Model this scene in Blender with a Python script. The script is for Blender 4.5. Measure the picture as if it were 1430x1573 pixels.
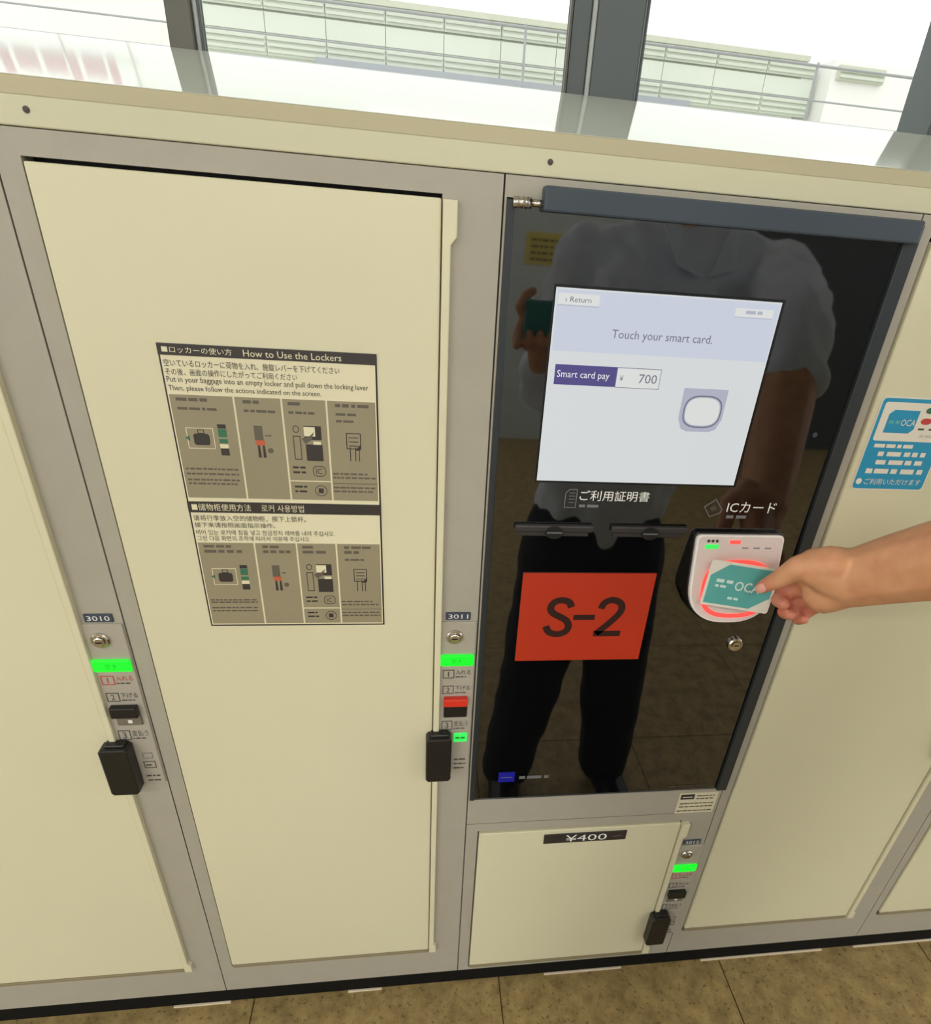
import bpy, bmesh, math, random
from mathutils import Vector, Matrix, noise
random.seed(7)
scene = bpy.context.scene
for o in list(bpy.data.objects):
    bpy.data.objects.remove(o, do_unlink=True)
C = scene.collection
PI = math.pi

# ------------------------------------------------------------------ camera
cd = bpy.data.cameras.new('camera'); cam = bpy.data.objects.new('camera', cd); C.objects.link(cam)
right = Vector((0.98969395, -0.12290439, 0.07348742)); up = Vector((-0.00138362, 0.50495333, 0.86314554)); fwd = Vector((0.14319209, 0.8543516, -0.4995792))
M = Matrix((right, up, -fwd)).transposed().to_4x4(); M.translation = Vector((-0.07315, -0.61599, 1.18968))
cam.matrix_world = M
cd.sensor_fit = 'HORIZONTAL'; cd.sensor_width = 36; cd.lens = 963.23 / 1430 * 36
cd.shift_x = (715 - 780) / 1430; cd.shift_y = (900 - 786.5) / 1430
cd.clip_start = 0.02; cd.clip_end = 300
scene.camera = cam

# ------------------------------------------------------------------ sky, exposure
w = bpy.data.worlds.new('overcast_sky'); scene.world = w; w.use_nodes = True
nt = w.node_tree; bg = nt.nodes['Background']
bg.inputs[0].default_value = (0.98, 0.99, 0.965, 1); bg.inputs[1].default_value = 1.75
vs = scene.view_settings
vs.view_transform = 'Standard'; vs.look = 'None'; vs.gamma = 1.0; vs.use_curve_mapping = False; vs.exposure = 0.0

# ------------------------------------------------------------------ materials
def lin(c):
    return tuple(((v / 255) / 12.92 if v / 255 <= 0.04045 else ((v / 255 + 0.055) / 1.055) ** 2.4) for v in c)
MATS = {}
def mat(name, rgb, rough=0.5, metal=0.0, var=0.04, scale=12.0, bump=0.0, ior=1.5, emit=None, estr=0.0, coat=0.0, spec=0.5, stretch=None, sss=0.0):
    m = bpy.data.materials.new(name); m.use_nodes = True; n = m.node_tree.nodes; l = m.node_tree.links
    b = n['Principled BSDF']
    base = lin(rgb)
    tc = n.new('ShaderNodeTexCoord'); nz = n.new('ShaderNodeTexNoise'); nz.inputs['Scale'].default_value = scale; nz.inputs['Detail'].default_value = 4
    if stretch:
        mp = n.new('ShaderNodeMapping'); mp.inputs['Scale'].default_value = stretch
        l.new(tc.outputs['Object'], mp.inputs[0]); l.new(mp.outputs[0], nz.inputs['Vector'])
    else:
        l.new(tc.outputs['Object'], nz.inputs['Vector'])
    cr = n.new('ShaderNodeValToRGB')
    cr.color_ramp.elements[0].position = 0.3; cr.color_ramp.elements[1].position = 0.7
    cr.color_ramp.elements[0].color = (*[max(0, v * (1 - var)) for v in base], 1)
    cr.color_ramp.elements[1].color = (*[min(1, v * (1 + var)) for v in base], 1)
    l.new(nz.outputs['Fac'], cr.inputs['Fac']); l.new(cr.outputs['Color'], b.inputs['Base Color'])
    b.inputs['Roughness'].default_value = rough; b.inputs['Metallic'].default_value = metal
    b.inputs['IOR'].default_value = ior; b.inputs['Specular IOR Level'].default_value = spec
    b.inputs['Coat Weight'].default_value = coat
    if sss:
        b.inputs['Subsurface Weight'].default_value = sss; b.inputs['Subsurface Radius'].default_value = (0.01, 0.004, 0.002)
        b.inputs['Subsurface Scale'].default_value = 0.5
    if emit:
        b.inputs['Emission Color'].default_value = (*lin(emit), 1); b.inputs['Emission Strength'].default_value = estr
    if bump:
        bp = n.new('ShaderNodeBump'); bp.inputs['Strength'].default_value = bump; bp.inputs['Distance'].default_value = 0.002
        l.new(nz.outputs['Fac'], bp.inputs['Height']); l.new(bp.outputs[0], b.inputs['Normal'])
    MATS[name] = m
    return m
mat('cream_paint', (216, 210, 179), 0.32, var=0.025, scale=3)
mat('grey_paint', (168, 162, 148), 0.45, var=0.03, scale=30)
mat('plate_grey', (170, 163, 150), 0.4, var=0.03, scale=40)
mat('fascia_cream', (204, 200, 170), 0.4, var=0.03, scale=4, stretch=(1, 6, 6))
mat('edge_beige', (182, 172, 140), 0.45, var=0.04, scale=4, stretch=(1, 6, 6))
mat('gloss_white', (210, 217, 206), 0.06, var=0.02, scale=5, ior=1.33)
mat('gap_black', (16, 15, 14), 0.6)
mat('plinth_black', (11, 9, 7), 0.8, var=0.2, spec=0.2)
mat('shim_white', (215, 200, 175), 0.5)
mat('black_plastic', (24, 22, 20), 0.38, var=0.05)
mat('slate_plastic', (58, 68, 78), 0.4, var=0.05)
mat('kiosk_black', (40, 46, 50), 0.35)
mat('kiosk_glass', (6, 7, 9), 0.03, ior=1.95, var=0.0)
mat('slot_dark', (50, 46, 46), 0.45)
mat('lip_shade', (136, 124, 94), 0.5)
mat('chrome', (205, 200, 190), 0.18, 1.0, var=0.02)
mat('keyhole', (15, 14, 12), 0.5)
mat('navy_label', (62, 70, 84), 0.4)
mat('white_print', (236, 236, 230), 0.5, var=0.0)
mat('grey_print', (112, 112, 114), 0.5, var=0.0)
mat('dark_print', (70, 64, 58), 0.5, var=0.0)
mat('red_print', (196, 60, 60), 0.5, var=0.0)
mat('lever_red', (215, 50, 34), 0.35)
mat('lever_silver', (150, 146, 138), 0.3, 0.7)
mat('green_lamp', (10, 60, 18), 0.4, emit=(10, 255, 40), estr=1.15)
mat('green_print', (10, 130, 30), 0.5, var=0.0)
mat('green_dim', (60, 140, 80), 0.4, emit=(40, 255, 90), estr=0.75)
mat('poster_paper', (224, 216, 184), 0.45, var=0.015)
mat('poster_grey', (148, 138, 112), 0.45, var=0.02)
mat('poster_black', (52, 46, 44), 0.45)
mat('poster_green', (50, 110, 80), 0.5)
mat('poster_mid', (96, 88, 76), 0.5)
mat('poster_orange', (190, 92, 60), 0.5)
mat('sign_orange', (180, 49, 22), 0.45, var=0.02)
mat('sign_ink', (44, 16, 10), 0.5)
mat('screen_frame', (10, 10, 12), 0.3)
mat('screen_light', (20, 20, 22), 0.25, emit=(216, 220, 221), estr=0.93, var=0)
mat('screen_head', (20, 20, 22), 0.25, emit=(203, 209, 224), estr=0.93, var=0)
mat('screen_button', (20, 20, 22), 0.25, emit=(226, 228, 226), estr=0.9, var=0)
mat('screen_grey', (20, 20, 22), 0.25, emit=(190, 194, 212), estr=0.78, var=0)
mat('screen_purple', (16, 14, 26), 0.25, emit=(88, 80, 142), estr=0.8, var=0)
mat('screen_ink', (12, 12, 14), 0.25, emit=(120, 122, 138), estr=0.8, var=0)
mat('screen_white', (30, 30, 30), 0.25, emit=(240, 240, 244), estr=0.9, var=0)
mat('reader_white', (222, 208, 202), 0.35, var=0.01)
mat('reader_rim', (238, 232, 226), 0.3, var=0.01)
mat('ring_red', (120, 20, 20), 0.4, emit=(255, 70, 62), estr=1.6)
mat('blue_lamp', (8, 8, 60), 0.4, emit=(20, 30, 200), estr=0.3)
mat('card_teal', (92, 170, 166), 0.35, var=0.03, scale=60)
mat('card_white', (226, 220, 208), 0.35, var=0.01)
mat('card_print', (206, 228, 222), 0.4, var=0.0)
mat('sticker_blue', (28, 146, 188), 0.4, var=0.02)
mat('sticker_paper', (228, 222, 206), 0.45, var=0.01)
mat('label_paper', (214, 206, 178), 0.5, var=0.02)
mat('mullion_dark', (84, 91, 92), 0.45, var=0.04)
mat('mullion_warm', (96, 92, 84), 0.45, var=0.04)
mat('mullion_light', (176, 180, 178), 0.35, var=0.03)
mat('rail_metal', (176, 178, 182), 0.5)
mat('clad_green', (212, 217, 206), 0.7, var=0.02, scale=2)
mat('clad_rib', (205, 210, 198), 0.7, var=0.02)
mat('clad_olive', (198, 200, 184), 0.7, var=0.02)
mat('render_white', (236, 235, 232), 0.8, var=0.01)
mat('render_pink', (238, 233, 229), 0.8, var=0.01)
mat('ledge_grey', (160, 164, 172), 0.7, var=0.03)
mat('sign_pink', (236, 186, 202), 0.5)
mat('ground_grey', (200, 198, 192), 0.9, var=0.1)
mat('ceiling_white', (214, 212, 204), 0.8, var=0.02)
mat('wall_pale', (196, 202, 200), 0.8, var=0.03)
mat('wall_dark', (72, 76, 76), 0.7, var=0.06)
mat('lamp_diffuser', (240, 240, 236), 0.5, emit=(252, 252, 246), estr=26.0, var=0)
mat('lamp_body', (225, 225, 220), 0.5)
mat('notice_yellow', (206, 190, 96), 0.6)
mat('grout', (104, 88, 55), 0.9, var=0.2, scale=80)
mat('shirt', (232, 238, 250), 0.8, var=0.03, scale=40, bump=0.15)
mat('trousers', (18, 18, 22), 0.85, var=0.1, scale=80)
mat('shoe', (16, 15, 15), 0.4)
mat('hair', (18, 15, 13), 0.5, var=0.3, scale=120)
mat('eye_white', (230, 226, 220), 0.2)
mat('iris', (30, 18, 12), 0.2)
mat('lip', (170, 92, 84), 0.5)
mat('nail', (226, 164, 146), 0.3, var=0.02)
mat('phone_teal', (60, 136, 128), 0.45, var=0.03)
mat('phone_glass', (10, 10, 12), 0.1)

def floor_material():
    m = bpy.data.materials.new('floor_stone'); m.use_nodes = True; n = m.node_tree.nodes; l = m.node_tree.links; b = n['Principled BSDF']
    tc = n.new('ShaderNodeTexCoord')
    a = n.new('ShaderNodeTexNoise'); a.inputs['Scale'].default_value = 26; a.inputs['Detail'].default_value = 8; a.inputs['Roughness'].default_value = 0.7
    v = n.new('ShaderNodeTexNoise'); v.inputs['Scale'].default_value = 120; v.inputs['Detail'].default_value = 3
    cr = n.new('ShaderNodeValToRGB'); e = cr.color_ramp.elements
    e[0].position = 0.3; e[0].color = (*lin((112, 92, 54)), 1); e[1].position = 0.72; e[1].color = (*lin((176, 152, 100)), 1)
    e2 = e.new(0.5); e2.color = (*lin((146, 124, 78)), 1)
    c2 = n.new('ShaderNodeValToRGB'); f = c2.color_ramp.elements
    f[0].position = 0.3; f[0].color = (0.35, 0.33, 0.28, 1); f[1].position = 0.42; f[1].color = (1, 1, 1, 1)
    mx = n.new('ShaderNodeMix'); mx.data_type = 'RGBA'; mx.blend_type = 'MULTIPLY'; mx.inputs[0].default_value = 0.8
    l.new(tc.outputs['Object'], a.inputs['Vector']); l.new(tc.outputs['Object'], v.inputs['Vector'])
    l.new(a.outputs['Fac'], cr.inputs[0]); l.new(v.outputs['Fac'], c2.inputs[0])
    l.new(cr.outputs[0], mx.inputs[6]); l.new(c2.outputs[0], mx.inputs[7]); l.new(mx.outputs[2], b.inputs['Base Color'])
    b.inputs['Roughness'].default_value = 0.6
    bp = n.new('ShaderNodeBump'); bp.inputs['Strength'].default_value = 0.3; bp.inputs['Distance'].default_value = 0.002
    l.new(a.outputs['Fac'], bp.inputs['Height']); l.new(bp.outputs[0], b.inputs['Normal'])
    MATS['floor_stone'] = m
floor_material()
def skin_material():
    m = bpy.data.materials.new('skin'); m.use_nodes = True; n = m.node_tree.nodes; l = m.node_tree.links; b = n['Principled BSDF']
    tc = n.new('ShaderNodeTexCoord'); at = n.new('ShaderNodeAttribute'); at.attribute_name = 'blush'
    a = n.new('ShaderNodeTexNoise'); a.inputs['Scale'].default_value = 45; a.inputs['Detail'].default_value = 5
    l.new(tc.outputs['Object'], a.inputs['Vector'])
    cr = n.new('ShaderNodeValToRGB'); e = cr.color_ramp.elements
    e[0].position = 0.3; e[0].color = (*lin((214, 152, 112)), 1); e[1].position = 0.7; e[1].color = (*lin((230, 172, 130)), 1)
    mx = n.new('ShaderNodeMix'); mx.data_type = 'RGBA'
    l.new(a.outputs['Fac'], cr.inputs[0]); l.new(at.outputs['Fac'], mx.inputs[0]); l.new(cr.outputs[0], mx.inputs[6])
    mx.inputs[7].default_value = (*lin((206, 122, 104)), 1)
    l.new(mx.outputs[2], b.inputs['Base Color']); b.inputs['Roughness'].default_value = 0.5
    b.inputs['Subsurface Weight'].default_value = 0.15; b.inputs['Subsurface Radius'].default_value = (0.008, 0.003, 0.002); b.inputs['Subsurface Scale'].default_value = 0.4
    bp = n.new('ShaderNodeBump'); bp.inputs['Strength'].default_value = 0.12; bp.inputs['Distance'].default_value = 0.001
    b2 = n.new('ShaderNodeTexNoise'); b2.inputs['Scale'].default_value = 260; l.new(tc.outputs['Object'], b2.inputs['Vector'])
    l.new(b2.outputs['Fac'], bp.inputs['Height']); l.new(bp.outputs[0], b.inputs['Normal'])
    MATS['skin'] = m
skin_material()
def glass_material():
    m = bpy.data.materials.new('window_glass'); m.use_nodes = True; n = m.node_tree.nodes; l = m.node_tree.links
    for x in list(n): n.remove(x)
    out = n.new('ShaderNodeOutputMaterial'); t = n.new('ShaderNodeBsdfTransparent'); g = n.new('ShaderNodeBsdfGlossy'); mx = n.new('ShaderNodeMixShader')
    fr = n.new('ShaderNodeFresnel'); fr.inputs[0].default_value = 1.3
    t.inputs[0].default_value = (0.97, 0.985, 0.97, 1); g.inputs['Roughness'].default_value = 0.02
    l.new(fr.outputs[0], mx.inputs[0]); l.new(t.outputs[0], mx.inputs[1]); l.new(g.outputs[0], mx.inputs[2]); l.new(mx.outputs[0], out.inputs[0])
    MATS['window_glass'] = m
glass_material()

# ------------------------------------------------------------------ mesh helpers
def link(name, me, m, parent=None, smooth=False):
    o = bpy.data.objects.new(name, me); C.objects.link(o)
    if m: me.materials.append(MATS[m])
    if parent is not None:
        o.parent = parent; o.matrix_parent_inverse = Matrix.Translation(-root_loc(parent))
    if smooth:
        for p in me.polygons: p.use_smooth = True
    return o
LOC = {}
def root_loc(p):
    return LOC.get(p.name, Vector((0, 0, 0)))
def bm_obj(name, bm, m, parent=None, smooth=False):
    bmesh.ops.recalc_face_normals(bm, faces=bm.faces[:])
    me = bpy.data.meshes.new(name); bm.to_mesh(me); bm.free()
    return link(name, me, m, parent, smooth)
def add_box(bm, x0, x1, y0, y1, z0, z1, bev=0.0, seg=1):
    r = bmesh.ops.create_cube(bm, size=1)
    vs_ = r['verts']
    for v in vs_:
        v.co = Vector(((x0 + x1) / 2 + v.co.x * (x1 - x0), (y0 + y1) / 2 + v.co.y * (y1 - y0), (z0 + z1) / 2 + v.co.z * (z1 - z0)))
    if bev:
        es = list({e for v in vs_ for e in v.link_edges})
        bmesh.ops.bevel(bm, geom=es, offset=bev, segments=seg, affect='EDGES', profile=0.5)
def box(name, x0, x1, y0, y1, z0, z1, m, parent=None, bev=0.0, seg=1):
    bm = bmesh.new(); add_box(bm, x0, x1, y0, y1, z0, z1, bev, seg); return bm_obj(name, bm, m, parent)
def boxes(name, lst, m, parent=None, bev=0.0):
    bm = bmesh.new()
    for b in lst: add_box(bm, *b, bev)
    return bm_obj(name, bm, m, parent)
def prism(name, pts, y0, y1, m, parent=None, bev=0.0, smooth=False):
    """polygon given in (x, z), extruded from y0 (front) to y1"""
    bm = bmesh.new()
    a = [bm.verts.new((x, y0, z)) for x, z in pts]; b = [bm.verts.new((x, y1, z)) for x, z in pts]
    f = bm.faces.new(a); bm.faces.new(b[::-1]); n = len(pts)
    for i in range(n): bm.faces.new((a[i], b[i], b[(i + 1) % n], a[(i + 1) % n]))
    bmesh.ops.recalc_face_normals(bm, faces=bm.faces[:])
    if bev: bmesh.ops.bevel(bm, geom=list(f.edges), offset=bev, segments=2, affect='EDGES', profile=0.5)
    return bm_obj(name, bm, m, parent, smooth)
def add_tube(bm, pts, r, n=8, cap=True):
    rings = []
    pts = [Vector(p) for p in pts]
    for i, p in enumerate(pts):
        d = (pts[min(i + 1, len(pts) - 1)] - pts[max(i - 1, 0)]).normalized()
        a = d.cross(Vector((0, 0, 1)));
        if a.length < 1e-3: a = d.cross(Vector((0, 1, 0)))
        a.normalize(); b = d.cross(a)
        rr = r[i] if isinstance(r, (list, tuple)) else r
        rings.append([bm.verts.new(p + a * rr * math.cos(t * 2 * PI / n) + b * rr * math.sin(t * 2 * PI / n)) for t in range(n)])
    for i in range(len(rings) - 1):
        for t in range(n): bm.faces.new((rings[i][t], rings[i][(t + 1) % n], rings[i + 1][(t + 1) % n], rings[i + 1][t]))
    if cap: bm.faces.new(rings[0][::-1]); bm.faces.new(rings[-1])
def tube(name, pts, r, m, parent=None, n=10):
    bm = bmesh.new(); add_tube(bm, pts, r, n); return bm_obj(name, bm, m, parent, True)
def lathe_y(name, cx, cz, prof, m, parent=None, n=24):
    """profile of (radius, y) turned about an axis along y through (cx, cz)"""
    bm = bmesh.new(); rings = []
    for r, y in prof: rings.append([bm.verts.new((cx + r * math.cos(t * 2 * PI / n), y, cz + r * math.sin(t * 2 * PI / n))) for t in range(n)])
    for i in range(len(rings) - 1):
        for t in range(n): bm.faces.new((rings[i][t], rings[i][(t + 1) % n], rings[i + 1][(t + 1) % n], rings[i + 1][t]))
    bm.faces.new(rings[0]); bm.faces.new(rings[-1][::-1])
    o = bm_obj(name, bm, m, parent, False)
    return o
def ring_pts(cx, cz, rx, rz, n=36, p=2.0):
    out = []
    for i in range(n):
        t = 2 * PI * i / n; c, s = math.cos(t), math.sin(t)
        out.append((cx + rx * math.copysign(abs(c) ** (2 / p), c), cz + rz * math.copysign(abs(s) ** (2 / p), s)))
    return out
def band(name, outer, inner, y0, y1, m, parent=None):
    bm = bmesh.new(); n = len(outer)
    ao = [bm.verts.new((x, y0, z)) for x, z in outer]; ai = [bm.verts.new((x, y0, z)) for x, z in inner]
    bo = [bm.verts.new((x, y1, z)) for x, z in outer]; bi = [bm.verts.new((x, y1, z)) for x, z in inner]
    for i in range(n):
        j = (i + 1) % n
        bm.faces.new((ao[i], ao[j], ai[j], ai[i])); bm.faces.new((bo[i], bi[i], bi[j], bo[j]))
        bm.faces.new((ao[i], bo[i], bo[j], ao[j])); bm.faces.new((ai[i], ai[j], bi[j], bi[i]))
    return bm_obj(name, bm, m, parent)
def frame_rect(name, x0, x1, z0, z1, t, y0, y1, m, parent=None):
    return band(name, [(x0, z0), (x1, z0), (x1, z1), (x0, z1)], [(x0 + t, z0 + t), (x1 - t, z0 + t), (x1 - t, z1 - t), (x0 + t, z1 - t)], y0, y1, m, parent)
def text(name, s, x0, x1, z0, z1, y, m, parent=None, xf=None, keep=False, shear=0.0, offset=0.0):
    """flat printed lettering filling the box x0..x1, z0..z1 on the plane y, facing -y"""
    cu = bpy.data.curves.new('lettering', 'FONT'); cu.body = s; cu.resolution_u = 2; cu.offset = offset; cu.shear = shear
    to = bpy.data.objects.new('lettering_source', cu); C.objects.link(to)
    dg = bpy.context.evaluated_depsgraph_get()
    me = bpy.data.meshes.new_from_object(to.evaluated_get(dg))
    bpy.data.objects.remove(to, do_unlink=True); bpy.data.curves.remove(cu)
    me.name = name; me.materials.clear()
    xs = [v.co.x for v in me.vertices]; zs = [v.co.y for v in me.vertices]
    ax, bx, az, bz = min(xs), max(xs), min(zs), max(zs)
    sx = (x1 - x0) / (bx - ax); sz = (z1 - z0) / (bz - az)
    if keep: sx = sz
    for v in me.vertices:
        v.co = Vector((x0 + (v.co.x - ax) * sx, y, z0 + (v.co.y - az) * sz))
        if xf: v.co = xf @ v.co
    return link(name, me, m, parent)
def words(name, x0, x1, z, h, y, m, parent=None, xf=None, fill=0.8):
    """a line of print too small to read: a row of short ink strokes"""
    bm = bmesh.new(); x = x0
    while x < x1 - h:
        wd = random.uniform(1.2, 4.0) * h; e = min(x + wd, x1)
        q = [bm.verts.new((a, y, b)) for a, b in ((x, z), (e, z), (e, z + h), (x, z + h))]
        bm.faces.new(q); x = e + h * random.uniform(0.4, 0.8)
    if xf: bmesh.ops.transform(bm, matrix=xf, verts=bm.verts[:])
    return bm_obj(name, bm, m, parent)
def empty(name, loc, label, cat, group=None):
    o = bpy.data.objects.new(name, None); C.objects.link(o); o.location = loc; LOC[o.name] = Vector(loc)
    o.empty_display_size = 0.05
    return tag(o, label, cat, group)
def tag(o, label, cat, group=None):
    o['label'] = label; o['category'] = cat
    if group: o['group'] = group
    return o
def structure(o, label=None, cat=None):
    o['kind'] = 'structure'
    if label: o['label'] = label
    if cat: o['category'] = cat
    return o

# ------------------------------------------------------------------ the setting: floor, walls, ceiling
fl = structure(box('floor', -4.5, 5.0, -3.3, 0.25, -0.08, -0.004, 'grout'), 'brown speckled stone tile floor in front of the lockers', 'floor')
# tiles about 0.43 m wide; one joint runs towards the viewer below the small locker
T = 0.425
for i in range(22):
    for j in range(9):
        x0 = 0.5 - T * 11 + T * i; x1 = x0 + T
        y1 = 0.25 - T * j; y0 = max(y1 - T, -3.3)
        if x1 > 5.0 or y1 - y0 < 0.01: continue
        bm = bmesh.new(); add_box(bm, x0 + 0.0010, x1 - 0.0010, y0 + 0.0010, y1 - 0.0010, -0.02, 0.0, 0.0008)
        bm_obj('floor_tile', bm, 'floor_stone', fl)
structure(box('ceiling', -4.5, 5.0, -3.3, 0.3, 2.5, 2.6, 'ceiling_white'), 'white ceiling over the walkway', 'ceiling')
structure(boxes('wall_back', [(0.32, 1.25, -3.42, -3.3, -0.08, 2.6), (-4.5, 0.32, -3.42, -3.3, 2.45, 2.6)], 'wall_pale'), 'pale wall across the walkway, open to daylight beside it', 'wall')
structure(box('wall_right', 1.25, 3.2, -3.40, -3.28, -0.08, 2.6, 'wall_dark'), 'dark wall across the walkway', 'wall')
structure(box('wall_front', -4.5, 5.0, 0.25, 0.36, -0.08, 1.30, 'ceiling_white'), 'low wall under the windows behind the lockers', 'wall')
for k, x in enumerate((-1.9, 0.3, 2.5)):  # unseen lamps, added to brighten the locker fronts
    t = empty('added_ceiling_light', (x, -2.2, 2.5), ('added unseen ceiling light left over the walkway', 'added unseen ceiling light in the middle over the walkway', 'added unseen ceiling light right over the walkway')[k], 'light', 'added ceiling lights')
    box('lamp_body', x - 0.62, x + 0.62, -2.36, -2.04, 2.455, 2.5, 'lamp_body', t, 0.004)
    box('diffuser', x - 0.60, x + 0.60, -2.34, -2.06, 2.44, 2.458, 'lamp_diffuser', t, 0.004)
n_ = empty('wall_notice', (0.64, -3.3, 1.0), 'yellow notice on the pale wall across the walkway', 'notice')
box('paper', 0.52, 0.77, -3.3, -3.296, 1.0, 1.16, 'notice_yellow', n_)
for k in range(4): words('print_line', 0.55, 0.74, 1.02 + 0.032 * k, 0.012, -3.2955, 'dark_print', n_)

# ------------------------------------------------------------------ windows behind the lockers
def mullion(name, bars, label):
    """upright window post built of side by side profiles: (x0, x1, y0, y1, material)"""
    p = bpy.data.objects.new(name, None); C.objects.link(p); LOC[p.name] = Vector((bars[0][0], 0.235, 1.3)); p.location = LOC[p.name]
    structure(p, label, 'window post')
    for x0, x1, y0, y1, m in bars: box('post_profile', x0, x1, y0, y1, 1.30, 2.5, m, p, 0.0015)
    return p
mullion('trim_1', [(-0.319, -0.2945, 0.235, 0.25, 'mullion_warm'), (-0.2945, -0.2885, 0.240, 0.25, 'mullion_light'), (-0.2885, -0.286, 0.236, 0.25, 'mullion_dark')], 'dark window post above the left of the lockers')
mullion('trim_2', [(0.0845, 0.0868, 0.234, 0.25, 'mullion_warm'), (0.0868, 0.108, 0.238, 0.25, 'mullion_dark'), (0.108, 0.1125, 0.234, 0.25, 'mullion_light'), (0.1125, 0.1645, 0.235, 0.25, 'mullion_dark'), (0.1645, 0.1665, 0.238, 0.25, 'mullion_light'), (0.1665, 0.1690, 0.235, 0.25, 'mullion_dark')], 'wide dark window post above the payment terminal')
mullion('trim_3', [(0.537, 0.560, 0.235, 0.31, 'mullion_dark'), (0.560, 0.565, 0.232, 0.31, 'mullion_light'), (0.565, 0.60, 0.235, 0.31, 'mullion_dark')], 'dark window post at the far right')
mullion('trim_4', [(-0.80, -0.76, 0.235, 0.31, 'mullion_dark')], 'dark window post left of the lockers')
structure(box('trim_5', -4.5, 5.0, 0.2405, 0.25, 1.296, 1.312, 'mullion_light'), 'low window rail behind the sloped locker top', 'window rail')
for k, (a, b) in enumerate(((-4.5, -0.80), (-0.76, -0.319), (-0.286, 0.0845), (0.169, 0.537), (0.60, 5.0))):
    structure(box('window_%d' % (k + 1), a, b, 0.243, 0.247, 1.314, 2.5, 'window_glass'), ('clear window pane far left, beyond the row', 'clear window pane over the left locker', 'clear window pane over locker 3011', 'clear window pane right of the wide dark post', 'clear window pane at the far right')[k], 'window')

# ------------------------------------------------------------------ outside: railing, buildings, ground
structure(boxes('ground', [(-60, 60, 0.36, 60, -0.3, -0.1), (-60, 60, -60, -3.42, -0.3, -0.1)], 'ground_grey'), 'pale pavement outside the window', 'ground')
rl = empty('railing', (0, 2.0, -0.1), 'thin metal railing outside the windows', 'railing')
for z, r in ((1.735, 0.0045), (1.64, 0.0028), (1.580, 0.0034), (1.45, 0.003), (1.3, 0.003)):
    x0 = -0.62 if z > 1.7 else -6.0
    tube('rail', [(x0, 2.0, z), (7.0, 2.0, z)], r, 'rail_metal', rl, 8)
for k in range(-5, 7):
    x = 0.27 + 1.02 * k
    box('post', x - 0.004, x + 0.004, 1.996, 2.006, -0.1, 1.745 if x > -0.7 else 1.65, 'rail_metal', rl, 0.002)
def clad_building(name, x0, x1, y, z1, label, panels, wallm, roof=True):
    b = empty(name, ((x0 + x1) / 2, y, -0.1), label, 'building')
    box('wall', x0, x1, y, y + 6, -0.1, z1, wallm, b)
    for (a, c, p, q, m, ribs) in panels:
        wall = box('cladding_panel', a, c, y - 0.05, y, p, q, m, b)
        if ribs:
            k = p + 0.02
            while k < q - 0.02:
                box('slat', a + 0.01, c - 0.01, y - 0.075, y - 0.05, k, k + 0.025, 'clad_rib', wall); k += 0.05
    return b
pan = []
xx = -2.2
while xx < 4.0:
    pan.append((xx, xx + 0.594, 2.50, 2.66, 'clad_green', True)); pan.append((xx, xx + 0.594, 2.68, 2.84, 'clad_green', False)); pan.append((xx, xx + 0.594, 2.86, 2.97, 'clad_green', True)); xx += 0.6
b1 = clad_building('clad_building', -2.25, 4.25, 8.0, 3.02, 'pale green ribbed building across the street, behind the railing', pan, 'clad_green')
box('parapet', -2.27, 4.26, 7.9, 8.1, 2.99, 3.04, 'clad_olive', b1)
box('ledge', -1.1, 2.9, 7.75, 8.0, 2.45, 2.50, 'ledge_grey', b1)
b2 = clad_building('white_building', 4.45, 11.0, 7.7, 3.0, 'white building with olive band at the far right outside', [(4.50, 5.05, 2.82, 2.95, 'clad_olive', True)], 'render_white')
for k in range(3): 
    f = box('window', 5.6 + k * 0.8, 6.0 + k * 0.8, 7.67, 7.7, 2.7, 2.9, 'clad_rib', b2); box('pane', 5.63 + k * 0.8, 5.97 + k * 0.8, 7.662, 7.672, 2.73, 2.87, 'render_white', f)
b3 = clad_building('pale_building', -12.0, -2.6, 9.0, 3.1, 'pale pinkish building at the far left outside', [], 'render_pink')
tsg = empty('shop_sign', (-4.25, 9.06, 3.1), 'pink rooftop lettering outside, mirrored in the sloped top at the far left', 'sign')
for zz in (4.80, 5.16): box('sign_rail', -5.1, -3.4, 9.02, 9.05, zz, zz + 0.02, 'rail_metal', tsg)
for xx in (-5.0, -4.25, -3.5): box('sign_post', xx, xx + 0.02, 9.05, 9.08, 3.1, 5.2, 'render_white', tsg)
for q, (a, b, h) in enumerate(((-4.95, -4.86, 0.30), (-4.78, -4.56, 0.16), (-4.48, -4.26, 0.16), (-4.20, -4.12, 0.30), (-4.04, -3.82, 0.16), (-3.76, -3.68, 0.30))):
    box('sign_stroke', a, b, 8.96, 9.02, 4.83, 4.83 + h, 'sign_pink', tsg)

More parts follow.
